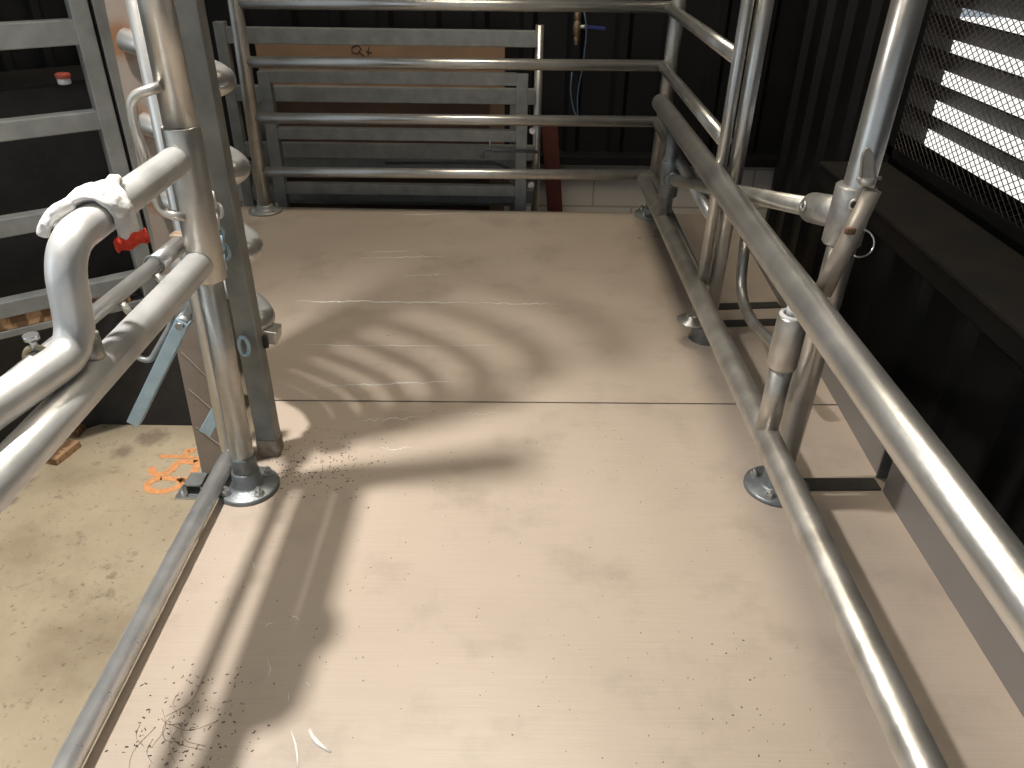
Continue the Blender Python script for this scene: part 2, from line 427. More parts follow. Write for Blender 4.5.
for a in ((295, 301, 470, 303), (470, 303, 560, 304, .0014), (300, 345, 440, 346, .0018, .003), (440, 346, 500, 345, .001, .002), (316, 387, 455, 381, .0026), (405, 276, 450, 274, .0015),
          (365, 252, 410, 251, .0016), (360, 258, 445, 256, .0015), (350, 422, 430, 416, .0014, .008), (430, 416, 500, 413, .0008), (370, 450, 420, 448, .0012), (395, 215, 450, 214, .0016)):
    ridge(*a)
def scrape(pts, w):
    bm = B(); P = [at(u, v, Z=.0006) for u, v in pts]; P = fillet(P, .03, 4); n = len(P)
    tube(bm, P, [w * (.25 + .75 * math.sin(PI * (i + .5) / n)) for i in range(n)], 6)
    for vt in bm.verts: vt.co.z = max(0.0, .0006 + (vt.co.z - .0006) * .25)
    return obj('scrape_mark', bm, SCRAPE, deck, P[0])
for pts, w in (([(309, 729), (316, 742), (331, 752)], .0045), ([(291, 730), (297, 748), (298, 768)], .0022), ([(264, 627), (270, 623), (275, 624)], .0016), ([(291, 616), (296, 617), (300, 622)], .0016),
               ([(268, 660), (271, 670), (268, 678)], .0016), ([(288, 692), (289, 704)], .0018), ([(252, 560), (255, 570)], .0014), ([(306, 682), (310, 686)], .0012)):
    scrape(pts, w)
# crumbs of dirt on the deck: nobody could count them
bm = B()
def crumb(x, y, l, w):
    a = random.uniform(0, PI)
    box(bm, (x, y, w * .25), (l, w, w * .5), Matrix.Rotation(a, 3, 'Z'))
for _ in range(300):
    x, y = random.uniform(-.6, .5), random.uniform(.3, 1.66); crumb(x, y, random.uniform(.0008, .003), random.uniform(.0007, .0015))
for _ in range(200):
    x = random.gauss(-.50, .055); y = random.gauss(.74, .07); 
    if x > -.62: crumb(x, y, random.uniform(.001, .006), random.uniform(.0008, .0018))
for _ in range(230):
    x = random.gauss(-.46, .07); y = random.gauss(1.42, .06)
    if x > -.62: crumb(x, y, random.uniform(.0015, .005), random.uniform(.001, .0022))
for _ in range(30):
    x = random.gauss(.40, .06); y = random.gauss(.78, .09); crumb(x, y, random.uniform(.001, .004), random.uniform(.0008, .0018))
o = obj('dirt', bm, STRAW); o['kind'] = 'stuff'
# long hairs in the dirt
bm = B()
for _ in range(13):
    x0, y0 = -.54 + random.gauss(0, .02), .76 + random.gauss(0, .02); a = random.uniform(-2.2, 1.6); l = random.uniform(.03, .10)
    P = [Vector((x0, y0, .001)), Vector((x0 + l * .5 * math.cos(a), y0 + l * .5 * math.sin(a), .001)), Vector((x0 + l * math.cos(a + .5), y0 + l * math.sin(a + .5), .001))]
    tube(bm, fillet(P, .05, 4), .0003, 4)
o = obj('dirt_hair', bm, HAIR); o['kind'] = 'stuff'

bm = B(); tube(bm, [(-.640, -.85, .030), (-.640, 1.415, .030)], .0195, 24)
tag(obj('edge_tube', bm, surf('polished_zinc_tube', (.66, .66, .65), (.88, .87, .85), 14, .30, .72, .2, 80, .08), None, (-.634, .3, .034)), 'galvanised tube running along the left edge of the beige deck', 'edge tube')

# kick plates on the right
kp = thing('kick_plate', 'grey steel kick plate along the right deck edge, nearer one beside the lower rail', 'kick plate', (.835, .3, 0), 'kick plates on the right deck edge')
bm = B(); box2(bm, (.829, -.9, .0), (.835, 1.352, .20), .001); obj('plate', bm, STAIN, kp)
bm = B(); box2(bm, (.835, -.9, .188), (.865, 1.352, .194), .001); obj('top_lip', bm, STAIN, kp)
kp = thing('kick_plate', 'grey steel kick plate on the right, farther one behind the tall post', 'kick plate', (.85, 2.2, 0), 'kick plates on the right deck edge')
bm = B(); bar(bm, (.842, 1.405, .075), (.905, 2.95, .075), .006, .15, .001); obj('plate', bm, STAIN, kp)
bm = B(); box2(bm, (.834, 1.40, .0), (.875, 1.406, .15), .001); obj('end_return', bm, GALV_DARK, kp)
# thin flat dark strips on the deck, from the posts towards the kick plates
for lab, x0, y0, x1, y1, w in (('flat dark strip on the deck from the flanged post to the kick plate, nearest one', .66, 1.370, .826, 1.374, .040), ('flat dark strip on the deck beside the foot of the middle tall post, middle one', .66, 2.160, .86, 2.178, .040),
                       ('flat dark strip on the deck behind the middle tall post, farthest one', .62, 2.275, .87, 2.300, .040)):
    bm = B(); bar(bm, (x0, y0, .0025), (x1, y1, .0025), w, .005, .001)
    tag(obj('deck_strip', bm, DARKBAR, None, ((x0 + x1) / 2, y0, 0)), lab, 'strip', 'dark strips on the deck')

# ------------------------------------------------------------------ left post and side gate
LX, LYP = -.580, 1.338
post = thing('gate_post', 'round galvanised post on a bolted flange at the left deck edge', 'post', (LX, LYP, 0))
bm = B(); tube(bm, [(LX, LYP, .0), (LX + .012, LYP, .60)], .0235, 28); obj('lower_tube', bm, GALV_WORN, post)
bm = B(); tube(bm, [(LX + .015, LYP, .76), (LX + .020, LYP, 1.25)], .0275, 28); obj('upper_tube', bm, GALV, post)
flange(post, LX, LYP, .068, .0235, .050)
bm = B(); lathe(bm, (LX + .001, LYP, .05), [(.0255, 0), (.0265, .003), (.0265, .036), (.0255, .04)]); obj('rubber_collar', bm, GALV_DARK, post)

sg = thing('side_gate', 'galvanised swing gate with a kinked upper rail hung on the left post', 'gate', (LX, LYP, .50))
bm = B(); tube(bm, [(LX + .010, LYP, .500), (LX + .010, LYP, .503), (LX + .015, LYP, .777), (LX + .015, LYP, .780)], [.0305, .032, .032, .0305], 32); obj('hinge_sleeve', bm, GALV_WORN, sg)
up = fillet([(-.573, 1.325, .728), (-.575, .925, .728), (-.580, .905, .588), (-.650, .42, .618)], [.055, .05], 10)
bm = B(); tube(bm, up, .0245, 28); obj('upper_rail', bm, ZINC, sg)
bm = B(); tube(bm, [(-.573, 1.345, .539), (-.577, .30, .549)], .0255, 28); obj('lower_rail', bm, ZINC, sg)
bm = B(); tube(bm, [(-.578, .925, .545), (-.579, .925, .60)], .017, 18); obj('weld_stub', bm, GALV_WORN, sg)

sb = thing('slide_bolt', 'thin galvanised slide bolt pipe lying beside the lower left rail', 'slide bolt', (-.64, 1.2, .56))
bm = B(); tube(bm, [(-.628, 1.40, .552), (-.645, .55, .590)], .0125, 20); obj('pipe', bm, GALV, sb)
d = (Vector((-.645, .55, .590)) - Vector((-.628, 1.40, .552))); 
def onpipe(t): return Vector((-.628, 1.40, .552)) + d * t
bm = B(); tube(bm, [onpipe(.035), onpipe(.155)], .0165, 24); obj('guide_sleeve', bm, GALV, sb)
bm = B(); c = onpipe(.0); rot = axes(d); box(bm, c, (.035, .045, .030), rot, .004); obj('guide_bracket', bm, surf('rusty_bracket', (.25, .15, .09), (.42, .33, .25), 30, .5, .5), sb)
for t, nm in ((.16, 'retaining_ring'), (.585, 'clamp_ring')):
    bm = B(); c = onpipe(t); torus(bm, c, .0165 if t < .3 else .0175, .0022 if t < .3 else .0045, axes(d) @ Matrix.Rotation(PI / 2, 3, 'Y'), n=24)
    o = obj(nm, bm, GALV_DARK if t < .3 else surf('yellowed_zinc', (.34, .29, .18), (.46, .40, .27), 40, .4, .7), sb, c)
    if t > .3:
        bm = B(); tube(bm, [c + Vector((0, 0, .016)), c + Vector((0, 0, .030))], .0045, 12); tube(bm, [c + Vector((0, 0, .030)), c + Vector((0, 0, .037))], .010, 14); obj('clamp_screw', bm, GALV_BRIGHT, o)
bm = B(); tube(bm, [onpipe(.19) + Vector((.012, 0, -.008)), onpipe(.19) + Vector((.022, 0, -.028))], .006, 12); obj('pin', bm, GALV_WORN, sb)
bm = B(); tube(bm, [onpipe(.34) + Vector((.012, 0, -.008)), onpipe(.34) + Vector((.022, 0, -.026))], .006, 12); obj('pin', bm, GALV_WORN, sb)

# glove draped over the upper rail
gl = thing('work_glove', 'white cotton work glove with a red cuff draped over the upper left rail', 'glove', (-.575, 1.05, .745))
bm = B(); rings = []
secs = [(-.5405, 1.036, .696, .031, .0095), (-.5405, 1.037, .712, .026, .0085), (-.5425, 1.040, .733, .027, .0085), (-.5505, 1.043, .750, .030, .0085), (-.563, 1.043, .7605, .033, .009),
        (-.577, 1.038, .764, .035, .0095), (-.591, 1.030, .760, .035, .0095), (-.602, 1.022, .751, .032, .009), (-.610, 1.018, .741, .024, .0075)]
for q, (x, y, z, w, t) in enumerate(secs):
    a = Vector((secs[max(q - 1, 0)][0], 0, secs[max(q - 1, 0)][2])); b = Vector((secs[min(q + 1, 8)][0], 0, secs[min(q + 1, 8)][2]))
    tg = (b - a).normalized(); n_ = Vector((-tg.z, 0, tg.x))
    rings.append([bm.verts.new(Vector((x, y, z)) + Vector((0, 1, 0)) * w * math.cos(2 * PI * k / 24) + n_ * t * math.sin(2 * PI * k / 24) * (1 + .22 * math.sin(5 * k + q))) for k in range(24)])
for q in range(8):
    for k in range(24): bm.faces.new((rings[q][k], rings[q][(k + 1) % 24], rings[q + 1][(k + 1) % 24], rings[q + 1][k]))
bm.faces.new(rings[0][::-1]); bm.faces.new(rings[-1])
for pts, r in (([(-.598, 1.008, .753), (-.612, .992, .747), (-.622, .981, .735), (-.626, .977, .724)], .0105), ([(-.600, 1.028, .750), (-.615, 1.016, .740), (-.622, 1.010, .724)], .010),
               ([(-.594, 1.000, .755), (-.606, .982, .750), (-.614, .970, .739)], .0095), ([(-.598, 1.046, .750), (-.610, 1.046, .738), (-.616, 1.046, .724)], .0095), ([(-.566, 1.066, .760), (-.570, 1.088, .761), (-.574, 1.106, .759)], .0105)):
    P = fillet(pts, .02, 5); n = len(P); tube(bm, P, [r * (1 - .25 * i / (n - 1)) for i in range(n)], 14, True, .004)
body = obj('glove_body', bm, COTTON, gl)
rmz = body.modifiers.new('fuse', 'REMESH'); rmz.mode = 'VOXEL'; rmz.voxel_size = .0022; rmz.use_smooth_shade = True
smz = body.modifiers.new('soften', 'SMOOTH'); smz.factor = .5; smz.iterations = 5
tx = bpy.data.textures.new('glove_folds', 'CLOUDS'); tx.noise_scale = .022
dm = body.modifiers.new('folds', 'DISPLACE'); dm.texture = tx; dm.strength = .006; dm.mid_level = .5; dm.texture_coords = 'LOCAL'
bm = B(); ax = (Vector((-.541, 1.036, .700)) - Vector((-.547, 1.040, .722))).normalized()
sx = Vector((.10, .99, .05)); sx = (sx - ax * sx.dot(ax)).normalized(); sy = ax.cross(sx)
c0 = Vector((-.541, 1.036, .700)) + ax * .006; ringp = []
for t, sc in ((-.008, .98), (-.006, 1.06), (.004, 1.10), (.010, 1.02)):
    ringp.append([bm.verts.new(c0 + ax * (t + .002 * math.sin(5 * k)) + (sx * math.cos(2 * PI * k / 24) * .034 + sy * math.sin(2 * PI * k / 24) * .011) * sc) for k in range(24)])
for t, sc in ((.008, .84), (-.010, .76)):
    ringp.append([bm.verts.new(c0 + ax * t + (sx * math.cos(2 * PI * k / 24) * .034 + sy * math.sin(2 * PI * k / 24) * .011) * sc) for k in range(24)])
for i in range(len(ringp) - 1):
    for k in range(24):
        f = bm.faces.new((ringp[i][k], ringp[i][(k + 1) % 24], ringp[i + 1][(k + 1) % 24], ringp[i + 1][k])); f.smooth = True
bm.faces.new(ringp[-1]); o = obj('cuff', bm, REDC, gl); o['label'] = 'red knitted cuff band'

# square post behind the round post
SX, SY = -.566, 1.470
sq = thing('square_post', 'square galvanised post right behind the flanged left post', 'post', (SX, SY, 0))
bm = B(); box2(bm, (SX - .022, SY - .020, .045), (SX + .024, SY + .020, 1.25), .003)
sqm = surf('galvanised_square_post', (.21, .215, .20), (.33, .33, .305), 14, .50, .45, .2, 90, .06)
obj('box_section', bm, sqm, sq)
bm = B(); box2(bm, (SX - .024, SY - .022, .0), (SX + .026, SY + .022, .046), .004); obj('foot', bm, surf('dirty_foot', (.20, .15, .11), (.44, .38, .32), 45, .7, .1, .5, 90), sq)
bm = B(); box2(bm, (SX - .0238, SY - .016, .66), (SX - .0225, SY + .012, .80), .0003); o = obj('warning_sticker', bm, RED, sq); o['label'] = 'red and white sticker'
bm = B(); box2(bm, (SX - .0242, SY - .012, .70), (SX - .0237, SY + .008, .73), .0001); obj('sticker_panel', bm, WHITE, o)

# curved hoop panel: bowed bars welded to a tan plate, hinged on the square post
hp = thing('bowed_bar_panel', 'tan plate with bowed round bars curving out behind the square post', 'panel', (-.80, 1.72, FZ))
bm = B(); prism(bm, [(-.866, FZ), (-.722, FZ), (-.700, 1.75), (-.795, 1.75)], 1.712, 1.722)
for vt in bm.verts: vt.co = Vector((vt.co.x, vt.co.z, vt.co.y))
obj('plate', bm, TANR, hp)
for a, b in (((-.84, .13), (-.735, -.02)), ((-.845, .02), (-.735, -.12)), ((-.85, -.10), (-.73, -.235))):
    bm = B(); bar(bm, (a[0], 1.711, a[1]), (b[0], 1.711, b[1]), .0015, .003, 0, (0, 1, 0)); obj('crease', bm, surf('pale_crease', (.40, .33, .28), (.46, .39, .33), 30, .5), hp)
HB = [(-.564, 1.494), (-.552, 1.512), (-.551, 1.545), (-.585, 1.605), (-.70, 1.680), (-.800, 1.713)]
for k in range(9):
    z = .318 + .166 * k
    pl = fillet([(x, y, z + max(0, (-.60 - x)) * .22) for x, y in HB], [.02, .05, .07, .09], 6)
    bm = B(); tube(bm, pl, .0235, 24, True, .004); obj('bowed_bar', bm, GALV, hp)
    if k == 0:
        bm = B(); box(bm, (-.536, 1.508, z - .022), (.044, .046, .030), Matrix.Rotation(.15, 3, 'Y'), .003); o = obj('end_bracket', bm, GALV, hp)
        bm = B(); box(bm, (-.545, 1.482, z - .030), (.026, .012, .030), None, .004); obj('rubber_end', bm, RUBBERD, o)

# slim round tube beside the post
bm = B(); tube(bm, [(-.648, 1.425, -.30), (-.640, 1.425, .3), (-.628, 1.425, 1.25)], .0175, 20)
tag(obj('slim_upright', bm, GALV, None, (-.65, 1.425, -.30)), 'slim upright tube standing just left of the flanged post', 'upright')
# bent handle welded to the sleeve
bm = B(); P = [at(u, v, Y=1.312) for u, v in ((162, 86), (131, 96), (133, 120), (160, 213), (186, 217))]
tube(bm, fillet(P, [.03, .02, .03], 8), .0085, 16)
obj('bent_handle', bm, GALV_WORN, sg, P[0])
# levers with pivot
for lab, top, piv, end in (('pale square-section lever arm slanting down to the left over the dark wall', (203, 281), (183, 322), (135, 421)), ('short pale lever end showing low behind the slim upright', (240, 372), (226, 396), (207, 430))):
    YY = 1.47 if piv[0] < 200 else 1.455
    a, p, e = at(*top, Y=YY), at(*piv, Y=YY), at(*end, Y=YY)
    t = thing('lever', lab, 'lever', e, 'pale lever arms below the left gate')
    bm = B(); bar(bm, p + (p - e).normalized() * .01, e, .028, .032, .002, (0, 1, 0)); obj('arm', bm, BLUEP, t)
    if piv[0] < 200:
        bm = B(); bar(bm, p + Vector((0, .016, 0)), a + Vector((0, .016, 0)), .014, .030, .002, (0, 1, 0)); obj('link_plate', bm, GALV_DULL, t)
        bm = B(); tube(bm, [p + Vector((0, -.014, 0)), p + Vector((0, .035, 0))], .015, 18); tube(bm, [p + Vector((0, -.024, 0)), p + Vector((0, -.014, 0))], .009, 6)
        obj('pivot_bolt', bm, GALV_DULL, t)
        bm = B(); box(bm, p + Vector((-.004, .03, .05)), (.05, .008, .10), Matrix.Rotation(-.35, 3, 'Y'), .003); obj('bracket', bm, GALV_DULL, t)
P = [at(u, v, Y=1.50) for u, v in ((168, 300), (173, 322), (150, 362), (132, 355), (140, 338))]
bm = B(); tube(bm, fillet(P, .022, 7), .007, 14)
tag(obj('hook_rod', bm, GALV_DULL, None, P[0]), 'thin grey hooked rod hanging below the lower left rail', 'hook')
# chain hanging between the posts
ch = thing('chain', 'pale zinc chain hanging in the gap left of the square post', 'chain', (-.60, 1.425, .62))
ca, cb = at(214, 200, Y=1.425), at(226, 262, Y=1.425)
n = 7
for k in range(n):
    bm = B(); c = ca.lerp(cb, k / (n - 1)) + Vector((.003 * math.sin(k * 1.7), 0, 0)); dr = (cb - ca).normalized()
    rt = axes(dr, (0, 1, 0) if k % 2 else (1, .3, 0)); pts = []
    for q in range(18):
        an = 2 * PI * q / 18; pts.append(c + rt @ Vector((.0145 * math.cos(an), .0085 * math.sin(an), 0)))
    tube(bm, pts + [pts[0], pts[1]], .0032, 8, False); obj('link', bm, WHITE if k < 3 else BLUEP, ch, c)

c = at(244, 346, Y=1.435); bm = B(); pts = [c + Vector((.010 * math.cos(2 * PI * q / 18), 0, .022 * math.sin(2 * PI * q / 18))) for q in range(18)]
tube(bm, pts + [pts[0], pts[1]], .0045, 8, False); obj('eye_link', bm, BLUEP, sq, c)

# ------------------------------------------------------------------ left framed gate
fg = thing('framed_gate', 'galvanised box-section gate panel in front of the black left wall', 'gate', lw(.2, .15, FZ))
OFF = .15
bm = B(); bar(bm, lw(-.215, OFF, .15), lw(-.215, OFF, 1.25), .06, .040, .003, Ld); obj('stile', bm, GALV_DULL, fg)
bm = B(); bar(bm, lw(-.262, OFF - .004, .15), lw(-.262, OFF - .004, 1.25), .055, .034, .003, Ld); obj('stile', bm, GALV_DULL, fg)
for z, h in ((1.06, .048), (.838, .055), (.637, .045), (.412, .045), (.205, .042)):
    bm = B(); bar(bm, lw(-.20, OFF, z), lw(1.7, OFF, z), .040, h, .003); obj('rail', bm, GALV_DULL, fg)
bm = B(); bar(bm, lw(1.68, OFF, FZ), lw(1.68, OFF, 1.25), .05, .05, .003, Ld); obj('stile', bm, GALV_DULL, fg)
bm = B(); bar(bm, lw(-.20, OFF, .138), lw(1.7, OFF, .138), .034, .018, .002); obj('rail', bm, GALV_DULL, fg)
bm = B(); bar(bm, lw(-.16, OFF - .002, .165), lw(1.6, OFF - .002, .165), .030, .036, .003); tag(obj('timber_batten', bm, TIMBER, None, lw(.2, OFF, .165)), 'brown timber batten lodged along the bottom of the left gate', 'batten')
p = at(64, 80, Y=(lw(0, -.10, 0) + Ld * -.08).y)
p = lw(-.085, -.10, .708)
# find the point on the ledge under the photographed container
dv = FW + RT * ((65 - 512) / FPX) + UP * ((384 - 84) / FPX)
tt = (.708 - CAMH) / dv.z; p = Vector((dv.x * tt, dv.y * tt, .708))
jar = thing('container', 'small white container with a red cap on the black wall ledge', 'container', p)
bm = B(); lathe(bm, p, [(.0145, 0), (.0155, .003), (.0155, .013), (.014, .016)]); obj('body', bm, WHITE, jar)
bm = B(); lathe(bm, p + Vector((0, 0, .0145)), [(.017, 0), (.018, .002), (.018, .009), (.016, .011)]); obj('cap', bm, PVC, jar)

# timber offcuts under the wall
for lab, c, s, a in (('rough timber offcut on the concrete beneath the left rails, nearer piece', (-1.385, 1.855, FZ + .011), (.16, .10, .022), -.25), ('rough timber offcut on the concrete at the dark wall foot, farther piece', (-1.405, 1.957, FZ + .011), (.16, .055, .022), .0)):
    bm = B(); box(bm, c, s, Matrix.Rotation(a, 3, 'Z'), .003); tag(obj('timber_offcut', bm, TIMBER, None, c), lab, 'timber', 'timber offcuts')
# sprayed marks on the concrete
def stroke(bm, pts, w):
    P = [at(120 + x / 9.6, 430 + y / 9.6, Z=FZ + .0004) for x, y in pts]
    P = fillet(P, .02, 4) if len(P) > 2 else P; n = len(P)
    for i, p in enumerate(P):
        a = P[min(i + 1, n - 1)] - P[max(i - 1, 0)]; s = Vector((-a.y, a.x, 0)).normalized() * w * random.uniform(.85, 1.15)
        q = [bm.verts.new(p + s), bm.verts.new(p - s), bm.verts.new(p + s + Vector((0, 0, .0006))), bm.verts.new(p - s + Vector((0, 0, .0006)))]
        if i:
            bm.faces.new((pq[2], pq[3], q[3], q[2])); bm.faces.new((pq[0], q[0], q[1], pq[1])); bm.faces.new((pq[0], pq[2], q[2], q[0])); bm.faces.new((pq[1], q[1], q[3], pq[3]))
        pq = q
bm = B()
stroke(bm, [(380, 252), (560, 256), (720, 262)], .008); stroke(bm, [(300, 360), (320, 425), (420, 432), (500, 380), (560, 300), (735, 312)], .011); stroke(bm, [(735, 270), (745, 340), (690, 430)], .010)
stroke(bm, [(640, 240), (640, 190), (720, 200)], .009)
stroke(bm, [(400, 462), (290, 490), (245, 545), (300, 590), (440, 592), (560, 545), (640, 490), (520, 465), (390, 462)], .010); stroke(bm, [(540, 490), (650, 480), (730, 420)], .012)
tag(obj('spray_mark', bm, ORANGE, None, at(165, 475, Z=FZ)), 'orange spray-painted number on the concrete by the tan plate', 'marking')
# tube foot of the plate
p = Vector((-.862, 1.690, FZ)); fb = thing('floor_bracket', 'short open box-section stub on a small plate at the foot of the tan plate', 'bracket', p)
bm = B()
for a, b in (((-.895, 1.655), (-.890, 1.71)), ((-.852, 1.655), (-.847, 1.71))): box2(bm, (a[0], a[1], FZ + .004), (a[0] + .005, b[1], FZ + .044))
box2(bm, (-.895, 1.655, FZ + .039), (-.847, 1.71, FZ + .044)); box2(bm, (-.895, 1.655, FZ + .004), (-.847, 1.71, FZ + .009)); obj('box_stub', bm, GALV_DULL, fb)
bm = B(); box2(bm, (-.925, 1.645, FZ), (-.84, 1.71, FZ + .004), .001); obj('base_plate', bm, GALV, fb)
hexbolt((-.910, 1.672, FZ + .004), fb, .006)

# ------------------------------------------------------------------ back gate with its two posts
BY = 3.15
bg = thing('back_gate', 'galvanised five-bar tube barrier across the far end of the deck', 'gate', (-.23, BY, 0))
bm = B(); tube(bm, [(-1.045, BY, 0), (-1.028, BY, 1.25)], .0265, 24); obj('post', bm, GALV_WORN, bg)
bm = B(); tube(bm, [(.577, BY + .012, 0), (.602, BY + .012, 1.25)], .028, 24); obj('post', bm, GALV_WORN, bg)
flange(bg, -1.045, BY, .070, .0265, .03, GALV_DULL); flange(bg, .577, BY + .012, .070, .028, .03, GALV_DULL)
for z in (.167, .381, .588, .791, 1.0):
    bm = B(); tube(bm, [(-1.03, BY, z - .001), (.58, BY + .010, z + .003)], .0205, 22); obj('rail', bm, GALV, bg)
# right-hand side panel running from the back corner to the thin upright
sp = thing('side_barrier', 'tube barrier along the far right side between back corner post and thin upright', 'panel', (.56, 2.055, 0))
tb = (.541, 2.055, .06); tt_ = (.553, 2.055, 1.25)
bm = B(); tube(bm, [tb, tt_], .0155, 20); obj('thin_upright', bm, GALV, sp)
for z in (.167, .381, .588, .791, 1.0):
    bm = B(); tube(bm, [(.560, BY - .01, z), (.546, 2.055, z)], .0195, 20); obj('rail', bm, GALV, sp)
bm = B(); lathe(bm, (.528, 2.048, .066), [(.044, 0), (.045, .003), (.044, .006), (.02, .009), (.018, .02)]); obj('end_disc', bm, GALV, sp)
# tall middle post on a socket foot
mp = thing('tall_post', 'tall round post in a dark socket foot, middle one on the right side', 'post', (.585, 2.055, 0))
bm = B(); tube(bm, [(.582, 2.062, 0), (.598, 2.062, 1.25)], .0205, 24); obj('tube', bm, GALV, mp)
bm = B(); lathe(bm, (.580, 2.062, 0), [(.044, 0), (.045, .003), (.042, .045), (.040, .055), (.024, .062), (.02, .062)]); obj('socket_foot', bm, GALV_DARK, mp)
# U-hoop
P = [(.668, 2.13, .30), (.660, 2.07, .150), (.662, 1.93, .125), (.666, 1.60, .185)]
bm = B(); tube(bm, fillet(P, [.09, .09], 9), .0155, 20)
tag(obj('bent_hoop', bm, GALV_WORN, None, (.66, 2.07, .3)), 'bent round hoop between the middle post and the kick plate', 'hoop')

# near right tall post
TX, TY = .595, 1.362
tp = thing('tall_post', 'tall round post on a bolted flange, near right behind the sloping rails', 'post', (TX, TY, 0))
bm = B(); tube(bm, [(TX, TY, 0), (TX + .030, TY, 1.25)], .0265, 28); obj('tube', bm, GALV, tp)
flange(tp, TX, TY, .072, .0265, .055, None, PI / 4 + .2)

# swinging side rail frame on the right
RX = .522
rf = thing('side_rail_frame', 'two long tube rails joined by short uprights along the right of the deck', 'rail frame', (RX, 1.3, .19))
bm = B(); tube(bm, [(RX, -.35, .512), (RX, 2.92, .505)], .0305, 32, True, .004); obj('top_rail', bm, GALV, rf)
bm = B(); tube(bm, [(RX, -.35, .193), (RX, 3.10, .170)], .0275, 32, True, .004); obj('lower_rail', bm, GALV_WORN, rf)
bm = B(); tube(bm, [(RX, 1.305, .19), (RX + .002, 1.305, .36)], .0225, 24); obj('upright', bm, GALV_WORN, rf)
bm = B(); tube(bm, [(RX + .001, 1.305, .345), (RX + .001, 1.305, .350), (RX + .003, 1.305, .450), (RX + .003, 1.305, .456)], [.026, .0285, .0285, .026], 26); o = obj('upright_sleeve', bm, GALV_WORN, rf)
bm = B(); torus(bm, (RX + .003, 1.305, .457), .022, .0045); tube(bm, [(RX + .003, 1.305, .455), (RX + .003, 1.305, .485)], .015, 16); obj('bush', bm, WHITE, o)
bm = B(); tube(bm, [(RX, 2.61, .18), (RX + .003, 2.615, .49)], .023, 24); obj('upright', bm, GALV_DARK, rf)

# sloping link with tee fittings
lk = thing('link_tube', 'sloping link tube with tee clamp fittings between the rails and near right post', 'link', (TX, TY, .6))
A, Z_ = Vector((TX + .012, TY, .632)), Vector((RX + .003, 2.612, .318))
dl = (A - Z_).normalized()
bm = B(); tube(bm, [A - dl * .03, Z_], .0195, 24); obj('tube', bm, GALV_WORN, lk)
bm = B(); tube(bm, [A + Vector((-.002, 0, -.055)), A + Vector((-.002, 0, -.052)), A + Vector((.001, 0, .052)), A + Vector((.001, 0, .055))], [.0325, .035, .035, .0325], 28); tube(bm, [A, A - dl * .150, A - dl * .155], [.030, .030, .027], 26)
tf = obj('tee_fitting', bm, surf('cast_galvanised', (.33, .32, .30), (.48, .46, .43), 50, .42, .6, .35, 160), lk)
def grub(c, ax, parent):
    ax = Vector(ax).normalized(); rot = axes(ax) @ Matrix.Rotation(PI / 2, 3, 'Y')
    bm = B(); tube(bm, [c - ax * .006, c + ax * .003], .0085, 18); o = obj('grub_screw', bm, DARKBAR, parent, c)
    bm = B(); torus(bm, c + ax * .003, .0085, .0028, rot, n=20); obj('screw_rim', bm, GALV, o, c)
grub(A + Vector((-.010, -.034, .030)), (-.25, -1, .1), tf)
cc = A - dl * .125; sd = Vector((-1, -.25, .25)); sd = (sd - dl * sd.dot(dl)).normalized(); grub(cc + sd * .030, sd, tf)
bm = B(); tube(bm, [Z_ + Vector((0, 0, -.058)), Z_ + Vector((0, 0, -.055)), Z_ + Vector((0, 0, .062)), Z_ + Vector((0, 0, .065))], [.030, .032, .032, .030], 26); tube(bm, [Z_, Z_ + dl * .085], .026, 24)
obj('tee_fitting', bm, GALV_DARK, lk)

# latch pin leaning on the near right post
pn = thing('latch_pin', 'tan tube latch pin with a clip top and wire ring leaning on the tee fitting', 'latch pin', (.575, 1.300, .51))
pa, pb = Vector((.562, 1.292, .508)), Vector((.606, 1.292, .700))
bm = B(); tube(bm, [pa, pb], [.0175, .0145], 20); obj('tube', bm, surf('tan_galvanised', (.34, .29, .23), (.48, .42, .35), 18, .45, .4, .15, 90), pn)
bm = B(); c = at(868, 178, Y=1.292); dd = (at(867, 147, Y=1.292) - c)
P = [c + Vector((-.012, 0, 0)), c + dd * .75 + Vector((-.008, 0, 0)), c + dd, c + dd * .75 + Vector((.008, 0, 0)), c + Vector((.012, 0, 0))]
tube(bm, fillet(P, .01, 5), .0028, 10); v8 = [(-.010, 0), (.010, 0), (.005, .9), (-.005, .9)]
fa = [bm.verts.new(c + Vector((x, -.003, 0)) + dd * t) for x, t in v8]; fbk = [bm.verts.new(c + Vector((x, .003, 0)) + dd * t) for x, t in v8]
bm.faces.new(fa); bm.faces.new(fbk[::-1])
for q in range(4): bm.faces.new((fa[q], fa[(q + 1) % 4], fbk[(q + 1) % 4], fbk[q]))
o = obj('clip', bm, CLIPM, pn)
bm = B(); tube(bm, [c + Vector((-.018, 0, -.002)), c + Vector((.022, 0, 0))], .0036, 10); lathe(bm, c + Vector((0, 0, -.010)), [(.013, 0), (.014, .004), (.010, .010)], 18); obj('clip_base', bm, CLIPM, o)
bm = B(); c = at(858, 243, Y=1.272); rr = Matrix((RT, UP, -FW)).transposed()
rr = Matrix.Rotation(PI / 2 - .5, 3, 'X'); torus(bm, c + Vector((.004, 0, 0)), .024, .0016, rr, -2.0, 1.75, 24, 8); obj('wire_ring', bm, GALV_BRIGHT, pn)
bm = B(); box(bm, at(850, 231, Y=1.278), (.018, .01, .012), None, .003); obj('ring_lug', bm, surf('rust_lug', (.16, .08, .04), (.30, .2, .13), 60, .6, .3), pn)

